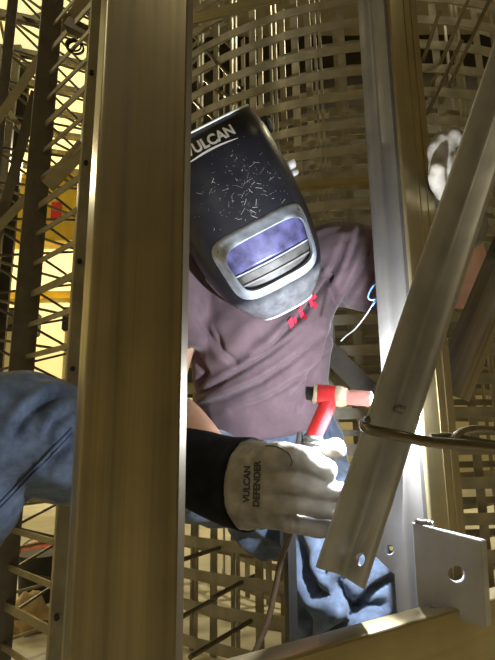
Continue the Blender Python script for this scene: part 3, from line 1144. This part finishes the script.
def print_on(bvh, s, size, centre, right, up, into, name, mat, parent, off=.0008, bold=0.0, shear=0.0, extra=None, maxd=.2):
    """letters laid on a curved surface: every vertex is dropped onto it along 'into'"""
    me = text_mesh(s, size, bold, shear)
    bm = bmesh.new(); bm.from_mesh(me)
    bmesh.ops.triangulate(bm, faces=bm.faces)
    bmesh.ops.subdivide_edges(bm, edges=[e for e in bm.edges if e.calc_length() > size * .2], cuts=2, use_grid_fill=True)
    bad = []
    for v in bm.verts:
        q = centre + right * v.co.x + up * v.co.y
        h = bvh.ray_cast(q - into * .1, into, maxd)
        if h[0] is None: bad.append(v); continue
        v.co = h[0] - into * off
    bmesh.ops.delete(bm, geom=bad, context='VERTS')
    bm.to_mesh(me); bm.free()
    me.materials.clear(); me.materials.append(M[mat]); me.name = name
    o = bpy.data.objects.new(name, me); COL.objects.link(o)
    subadopt(o, name, mat, parent)
    return o


# worn red print on the chest: only slanted fragments show
mb = MB()
for (px, py, w_, h_) in ((289, 321, 5, 8), (293, 318, 2.5, 5), (299, 310, 4, 9), (303, 314, 3, 6), (309, 300, 4, 8), (313, 303, 3, 6), (312, 295, 5, 3)):
    q4 = [on_surface(bvh_sh, px + 2 + a * w_ * .38 + b * 1.5, py + 2 + b * h_ / 2 - a * 2, .004)[0] for a, b in ((-1, -1), (1, -1), (1, 1), (-1, 1))]
    if all(x is not None for x in q4):
        b0 = len(mb.v); mb.v += q4; mb.face((b0, b0 + 1, b0 + 2, b0 + 3))
if mb.v: mb.build('chest_print', 'redprint', shirt)

# ------------------------------------------------------------------ welding helmet
HC_ = W(240, 215, .875)
yaw, pit, rol = math.radians(14), math.radians(28), math.radians(32)
F = Vector((math.cos(pit) * math.sin(yaw), -math.cos(pit) * math.cos(yaw), -math.sin(pit)))
XR = Vector((0, 0, 1)).cross(-F).normalized() * 1
if XR.x < 0: XR = -XR
ZU = (-F).cross(XR).normalized() * -1
if ZU.z < 0: ZU = -ZU
XRr = XR * math.cos(rol) + ZU * math.sin(rol)
ZUr = ZU * math.cos(rol) - XR * math.sin(rol)
hel = empty('welding_helmet', HC_)
hm = Matrix((XRr, -F, ZUr)).transposed().to_4x4()
hm.translation = HC_
hel.matrix_world = hm
tag(hel, 'black scratched welding helmet with violet window worn by the welder', 'helmet')
bpy.context.view_layer.update()


def lerp_tab(tab, z):
    if z >= tab[0][0]: return tab[0][1:]
    for a, b in zip(tab, tab[1:]):
        if z >= b[0]:
            s_ = (a[0] - z) / (a[0] - b[0])
            return tuple(x * (1 - s_) + y * s_ for x, y in zip(a[1:], b[1:]))
    return tab[-1][1:]
# z, half width, front y, back y, squareness
HT = [(.180, .104, -.058, .075, .60), (.165, .104, -.062, .085, .68), (.125, .114, -.093, .090, .62), (.06, .120, -.108, .085, .64), (.0, .120, -.114, .070, .60),
      (-.06, .116, -.116, .045, .58), (-.11, .106, -.114, .010, .58), (-.145, .090, -.104, -.020, .62), (-.172, .070, -.088, -.040, .7), (-.187, .052, -.076, -.045, .78)]
HT = [(a, *b) for a, b in [(z, lerp_tab(HT, z)) for z in [.165 - .352 * i / 40 for i in range(41)]]]
# smooth the table
for _ in range(3):
    H2_ = [HT[0]]
    for i in range(1, len(HT) - 1):
        H2_.append((HT[i][0],) + tuple((HT[i - 1][k] + 2 * HT[i][k] + HT[i + 1][k]) / 4 for k in range(1, 5)))
    HT = H2_ + [HT[-1]]
def shell_pt(z, t):
    w, f, b, p = lerp_tab(HT, z)
    a = t * PI / 2
    sx, cx = math.sin(a), math.cos(a)
    return Vector((math.copysign(abs(sx) ** p, sx) * w, b + (f - b) * cx ** p, z))
def shell_y(x, z):
    w, f, b, p = lerp_tab(HT, z)
    s_ = min(1, abs(x) / w) ** (1 / p)
    return b + (f - b) * max(0, 1 - s_ * s_) ** (p / 2)
NT = 48
mb = MB()
rows = len(HT)
def tpar(j):
    s_ = -1 + 2 * j / NT
    return math.copysign(abs(s_) ** 1.0, s_)
for z, *_r2 in HT:
    for j in range(NT + 1):
        mb.v.append(shell_pt(z, tpar(j)))
for i in range(rows - 1):
    for j in range(NT):
        a = i * (NT + 1) + j
        mb.face((a, a + 1, a + NT + 2, a + NT + 1))


def hbuild(mb, name, mat, parent, smooth=40, solid=0):
    me = bpy.data.meshes.new(name)
    me.from_pydata([tuple(v) for v in mb.v], [], mb.f)
    me.uv_layers.new(name='UVMap')
    bm = bmesh.new(); bm.from_mesh(me)
    bmesh.ops.recalc_face_normals(bm, faces=bm.faces)
    bm.to_mesh(me); bm.free()
    me.materials.append(M[mat]); me.shade_smooth(); me.set_sharp_from_angle(angle=math.radians(smooth))
    o = bpy.data.objects.new(name, me); COL.objects.link(o)
    o.parent = parent
    if solid:
        md = o.modifiers.new('s', 'SOLIDIFY'); md.thickness = solid; md.offset = -1
        apply_mods(o)
    return o


shell = hbuild(mb, 'shell', 'helmet', hel, 40, .0025)
bvh_h = BVHTree.FromPolygons([v.co.copy() for v in shell.data.vertices], [tuple(p.vertices) for p in shell.data.polygons])
# pale rim along the shell's open edge
rim = [shell_pt(HT[0][0], tpar(j)) for j in range(NT + 1)] + [shell_pt(z, 1) for z, *_ in HT] + [shell_pt(HT[-1][0], tpar(j)) for j in range(NT, -1, -1)] + [shell_pt(z, -1) for z, *_ in HT[::-1]]
rim = [p for i, p in enumerate(rim) if (p - rim[i - 1]).length > 1e-5]
hbuild(MB().rod(rim, .0021, 6, True), 'rim', 'rim', hel)

# lens frame: rounded trapezoid ring standing proud of the shell
ZB = -.066
def outline(hw_t, hw_b, hh, t, p=.42):
    c, s_ = math.cos(t), math.sin(t)
    y = math.copysign(abs(s_) ** p, s_) * hh
    hw = hw_b + (hw_t - hw_b) * (y / hh + 1) / 2
    return math.copysign(abs(c) ** p, c) * hw, y
NB = 72
LY = -.121
rings = []
for k, (dt, db, dh, off, flatn) in enumerate([(0, 0, 0, -.002, 0), (.003, .003, .003, .003, 0), (.007, .007, .008, .006, 0), (.011, .010, .015, .007, .3), (.0145, .0135, .0195, .007, .6), (.0165, .0155, .0215, .002, 1.0), (.017, .016, .022, -.008, 1.0)]):
    ring = []
    for i in range(NB):
        x, z = outline(.094 - dt, .082 - db, .065 - dh, 2 * PI * i / NB)
        y1 = shell_y(x, ZB + z) - off
        y2 = LY - off - .004
        ring.append(Vector((x, y1 * (1 - flatn) + y2 * flatn, ZB + z)))
    rings.append(ring)
mb = MB()
for r_2 in rings: mb.v += r_2
for k in range(len(rings) - 1):
    for i in range(NB):
        j = (i + 1) % NB
        mb.face((k * NB + i, k * NB + j, (k + 1) * NB + j, (k + 1) * NB + i))
frame = hbuild(mb, 'lens_frame', 'bezel', hel)
def panel(name, mat, hw_t, hw_b, z0, z1, y, parent, r=.004):
    mb = MB()
    n = 10
    zs = [z0 + (z1 - z0) * i / n for i in range(n + 1)]
    for z in zs:
        s_ = (z - z0) / (z1 - z0)
        hw = hw_b + (hw_t - hw_b) * s_
        for j in range(13):
            x = -hw + 2 * hw * j / 12
            mb.v.append(Vector((x, y + 1.6 * x * x, z)))
    for i in range(n):
        for j in range(12):
            a = i * 13 + j
            mb.face((a, a + 1, a + 14, a + 13))
    return hbuild(mb, name, mat, parent, 40, .002)
panel('lens', 'lens', .079, .073, ZB - .006, ZB + .046, LY + .002, hel)
panel('lens_divider', 'bezel', .073, .0725, ZB - .0092, ZB - .0068, LY - .001, hel)
panel('lower_lens', 'solar', .073, .067, ZB - .046, ZB - .009, LY + .002, hel)
panel('lens_ledge', 'bezel_in', .0685, .0675, ZB - .030, ZB - .0265, LY - .001, hel)
# side knobs
for z, y, r, mt, nm in ((.120, .030, .017, 'black', 'adjust_knob'), (.040, .000, .010, 'chrome', 'pivot_screw'), (.022, .004, .006, 'chrome', 'pivot_screw')):
    w = lerp_tab(HT, z)[0]
    for s_ in (1, -1):
        hbuild(MB().rod([Vector((s_ * (w - .004), y, z)), Vector((s_ * (w + .006), y, z)), Vector((s_ * (w + .013), y, z)), Vector((s_ * (w + .016), y, z))], [r, r, r * .95, r * .6], 16), nm, mt, hel)
# headband inside
hbuild(MB().rod([Vector((math.cos(i * PI / 16) * .080, .055 + math.sin(i * PI / 16) * .085, .06)) for i in range(32)], .008, 8, True), 'headband', 'black', hel)

# lettering: find where pixel (207,147) meets the shell, in helmet space
inv = hm.inverted()
def helm_hit(px, py):
    o_ = inv @ CAM
    d_ = (inv.to_3x3() @ (W(px, py, 1) - CAM)).normalized()
    return bvh_h.ray_cast(o_, d_)[0]
def helmet_print(s, size, px, py, name, bold, rot=0.0, xs=1.0):
    c = helm_hit(px, py)
    if c is None: return
    me = text_mesh(s, size, bold, .0) if s else None
    bm = bmesh.new()
    if me:
        bm.from_mesh(me)
    else:
        # swoosh under the name
        me = bpy.data.meshes.new(name)
        vs = []
        for i in range(21):
            x = -.045 + .09 * i / 20
            h = .0013 * math.sin(PI * min(1, .1 + i / 20 * .9)) + .0004
            y = .0035 * math.sin(PI * i / 20)
            vs.append((bm.verts.new((x, y - h, 0)), bm.verts.new((x, y + h, 0))))
        for a, b in zip(vs, vs[1:]): bm.faces.new((a[0], b[0], b[1], a[1]))
    bmesh.ops.triangulate(bm, faces=bm.faces)
    bmesh.ops.subdivide_edges(bm, edges=[e for e in bm.edges if e.calc_length() > .004], cuts=2, use_grid_fill=True)
    # unroll along the shell: x is arc length at the height z
    bad = []
    for v in bm.verts:
        x0, y0 = v.co.x * xs, v.co.y
        tx_ = x0 * math.cos(rot) - y0 * math.sin(rot); ty_ = x0 * math.sin(rot) + y0 * math.cos(rot)
        z = c.z + ty_
        # walk along the section from c.x
        x = c.x; rem = abs(tx_); sg = 1 if tx_ > 0 else -1
        step = .0008
        while rem > 0:
            x2 = x + sg * step * .5
            ww = lerp_tab(HT, z)[0]
            if abs(x2) >= ww * .995: break
            dl = math.hypot(step * .5, shell_y(x2, z) - shell_y(x, z))
            rem -= dl; x = x2
        v.co = Vector((x, shell_y(x, z) - .0008, z))
    bm.to_mesh(me); bm.free()
    me.materials.clear(); me.materials.append(M['white_ink'])
    o = bpy.data.objects.new(name, me); COL.objects.link(o); o.parent = hel
    return o
helmet_print('VULCAN', .0225, 210, 141, 'brand_lettering', .0008)
helmet_print('', 0, 213.5, 150.5, 'brand_underline', 0)

# scratches worn into the shell
rs = random.Random(3)
mb = MB()
for k in range(170):
    px, py = rs.gauss(243, 24), rs.gauss(190, 24)
    c = helm_hit(px, py)
    if c is None or c.z < ZB + .068: continue
    an = rs.choice((.4, .7, 1.1, 2.4)) + rs.gauss(0, .5)
    ln, wd = .0015 + .012 * rs.random() ** 3, .00008 + .00022 * rs.random() ** 2
    pr = []
    for i in range(5):
        x = c.x + math.cos(an) * ln * (i / 4 - .5); z = c.z + math.sin(an) * ln * (i / 4 - .5)
        for sg in (-1, 1):
            xx, zz = x - math.sin(an) * wd * sg, z + math.cos(an) * wd * sg
            pr.append(Vector((xx, shell_y(xx, zz) - .0005, zz)))
    b0 = len(mb.v); mb.v += pr
    for i in range(4): mb.face((b0 + 2 * i, b0 + 2 * i + 2, b0 + 2 * i + 3, b0 + 2 * i + 1))
sc_m = hbuild(mb, 'scratch_marks', 'chrome', hel)
sc_m['kind'] = 'stuff'

# ------------------------------------------------------------------ gloves
def P3(l): return [(W(*a), r1, r2) for a, r1, r2 in l]
gy0 = .0
gR = skinned([
    # gauntlet band and back of the hand
    [(W(244, 484, .755), .064, .046, UP), (W(258, 484, .725), .060, .042), (W(271, 486, .705), .053, .032), (W(281, 490, .70), .045, .022)],
    # thumb lying along the near side of the handle
    P3([((256, 472, .715), .026, .026), ((274, 458, .682), .0215, .0215), ((300, 459, .658), .0185, .0185), ((325, 471, .652), .0165, .0165)]),
    # index finger round the far side of the handle
    P3([((272, 470, .725), .020, .020), ((305, 455, .738), .016, .016), ((336, 448, .722), .0150, .0150)]),
    P3([((262, 487, .70), .020, .020), ((288, 482, .660), .0142, .0142), ((320, 488, .650), .0128, .0128), ((352, 494, .668), .0118, .0118)]),
    P3([((262, 500, .70), .020, .020), ((290, 503, .664), .0135, .0135), ((322, 508.5, .654), .0122, .0122), ((350, 513, .672), .0112, .0112)]),
    P3([((262, 511, .71), .019, .019), ((286, 522, .678), .0128, .0128), ((314, 527.5, .670), .0112, .0112), ((338, 530, .690), .0102, .0102)]),
], .0022, 1)
def leather(p, n):
    k = (p.x * 1.0 + noise.noise(p * 22) * .012) / .010
    r = (1 - abs(2 * (k - math.floor(k)) - 1)) ** 2
    m_ = max(0, noise.noise(p * 24 + Vector((1, 5, 2))))
    return .0030 * m_ * (r - .3) + .0022 * noise.noise(p * 60)
displace(gR, leather)
bvh_g = BVHTree.FromPolygons([v.co.copy() for v in gR.data.vertices], [tuple(p.vertices) for p in gR.data.polygons])
gloveR = adopt(gR, 'glove', 'glove', per)
gloveR['label'] = 'cream leather glove gripping the torch'
cf = MB()
cpts = catmull([W(188, 464, .85), W(205, 472, .82), W(228, 480, .785), W(250, 484, .748)], 5)
fr = []
for k, p in enumerate(cpts):
    t_ = (cpts[min(k + 1, len(cpts) - 1)] - cpts[max(k - 1, 0)]).normalized()
    a_ = (UP - t_ * UP.dot(t_)).normalized()
    s_ = k / (len(cpts) - 1)
    rr = .062 * (1 - s_) + .066 * s_
    fr.append((a_ * rr, t_.cross(a_) * rr * .78))
cf.sweep(cpts, fr, [(math.cos(2 * PI * i / 40), math.sin(2 * PI * i / 40)) for i in range(40)], cap=False)
cuff = cf.build('gauntlet_cuff', 'gcuff', gloveR, 60)
md = cuff.modifiers.new('s', 'SOLIDIFY'); md.thickness = .003; md.offset = -1
apply_mods(cuff)
# printing round the wrist, reading upwards
for s_, px, sz in (('VULCAN', 247, .0118), ('DEFENDER', 257, .0118)):
    q, n_ = on_surface(bvh_g, px, 484)
    if q is not None:
        iv = (W(px, 484, 1) - CAM).normalized()
        rv = (W(px + 1.5, 440, .7) - W(px - 1, 528, .7)).normalized()
        uv_ = iv.cross(rv).normalized()
        if uv_.x > 0: uv_ = -uv_
        print_on(bvh_g, s_, sz, q, rv, uv_, iv, 'glove_lettering', 'ink', gloveR, .0008, .0005)
# seam along the glove back
pts = [on_surface(bvh_g, px, py, .0003)[0] for px, py in [(266, 446), (274, 446), (282, 449), (289, 454), (292, 460), (291, 466)]]
pts = [p for p in pts if p is not None]
if len(pts) > 3: MB().rod(catmull(pts, 4), .0011, 6).build('glove_seam', 'ink', gloveR, 60)

gL = skinned([
    [(W(464, 228, .83), .040, .040), (W(457, 198, .755), .036, .032), (W(449, 176, .690), .033, .024), (W(446, 160, .672), .029, .019)],
    P3([((440, 162, .672), .0150, .0150), ((437, 149, .662), .0132, .0132), ((441, 139, .655), .0112, .0112)]),
    P3([((446, 160, .670), .0150, .0150), ((447, 144, .660), .0130, .0130), ((453, 134, .652), .0112, .0112)]),
    P3([((455, 160, .674), .0150, .0150), ((458, 146, .665), .0130, .0130), ((463, 138, .655), .0112, .0112)]),
    P3([((463, 165, .68), .0140, .0140), ((467, 152, .67), .0120, .0120), ((470, 146, .66), .0105, .0105)]),
    P3([((446, 192, .70), .0160, .0160), ((438, 180, .675), .0135, .0135), ((438, 168, .660), .0115, .0115)]),
], .0026, 2)
displace(gL, leather)
gloveL = adopt(gL, 'glove', 'glove', per)
gloveL['label'] = 'cream leather glove raised behind the diagonal brace'

# ------------------------------------------------------------------ TIG torch in the gloved hand
tr = empty('welding_torch', W(328, 400, .69))
tag(tr, 'red welding torch with pale pink nozzle held in the cream glove', 'torch')
TY = .690
a_, b_ = W(319, 396, TY), W(352, 398, TY - .012)
hd = (b_ - a_).normalized()
def ringtube(pts, rr, name, mat, n=24, parent=tr):
    return MB().rod(pts, rr, n).build(name, mat, parent, 40)
c_ = W(316.5, 394, TY)
ringtube([W(306, 393, TY + .003), W(307, 393, TY + .003), W(316, 394, TY)], [.0085, .0095, .0095], 'back_cap', 'black')
ringtube([W(312.5, 393.5, TY), W(314, 393.7, TY), W(317, 394, TY)], [.0125, .0135, .013], 'cap_ring', 'cream')
ringtube([W(316, 394, TY), W(318, 394, TY), W(334, 395.5, TY - .006), W(337, 396, TY - .007)], [.0125, .0135, .0135, .0125], 'head', 'red')
ringtube([W(335.5, 396, TY - .0065), W(337, 396, TY - .007), W(344, 396.8, TY - .009), W(347, 397, TY - .010)], [.013, .0145, .0142, .0115], 'gas_lens_ring', 'cream')
ringtube([W(345, 397, TY - .009), W(350, 397.3, TY - .012), W(371, 399, TY - .02), W(372, 399, TY - .02)], [.0095, .0105, .0105, .0075], 'nozzle', 'pink')
ringtube([W(371, 399, TY - .02), W(382, 399.5, TY - .035)], [.0012, .0008], 'tungsten', 'wire', 8)
ringtube([W(331, 398, TY - .004), W(328, 404, TY - .003), W(319, 424, TY), W(313, 437, TY), W(312, 439, TY)], [.0110, .0115, .0112, .0108, .0100], 'handle', 'red')
hs = [W(313.5, 435, TY), W(308, 470, TY + .005)]
pts, rr = [], []
for i in range(15):
    pts.append(hs[0].lerp(hs[1], i / 14)); rr.append(.0138 if i % 2 else .0118)
ringtube(pts, rr, 'ribbed_grip', 'grey')
ringtube([W(300, 432, TY + .004), W(299, 448, TY + .006)], [.004, .006], 'switch', 'grey', 12)
ringtube(catmull([W(308, 468, TY + .005), W(302, 500, TY + .03), W(290, 535, .76), W(281, 560, .79), W(275, 590, .80), W(268, 620, .80), W(256, 650, .80), W(240, 690, .80)], 6), .0045, 'hose', 'brown', 10)

# ------------------------------------------------------------------ blue wire twisted round the column
bw = empty('blue_wire', W(376, 298, .78)); tag(bw, 'blue plastic wire loop hanging beside the pale column leg', 'wire')
wy = .76
MB().rod(catmull([W(380, 297, wy), W(372, 300, wy), W(368, 297, wy), W(371, 289, wy), W(376, 284, wy), W(380, 288, wy), W(379, 296, wy), W(372, 306, wy)], 6), .0013, 6).build('loop', 'bluewire', bw, 60)
MB().rod(catmull([W(374, 301, wy), W(368, 312, wy + .02), W(356, 328, wy + .05), W(346, 336, wy + .08), W(341, 341, wy + .09)], 6), .0011, 6).build('tail', 'wire', bw, 60)
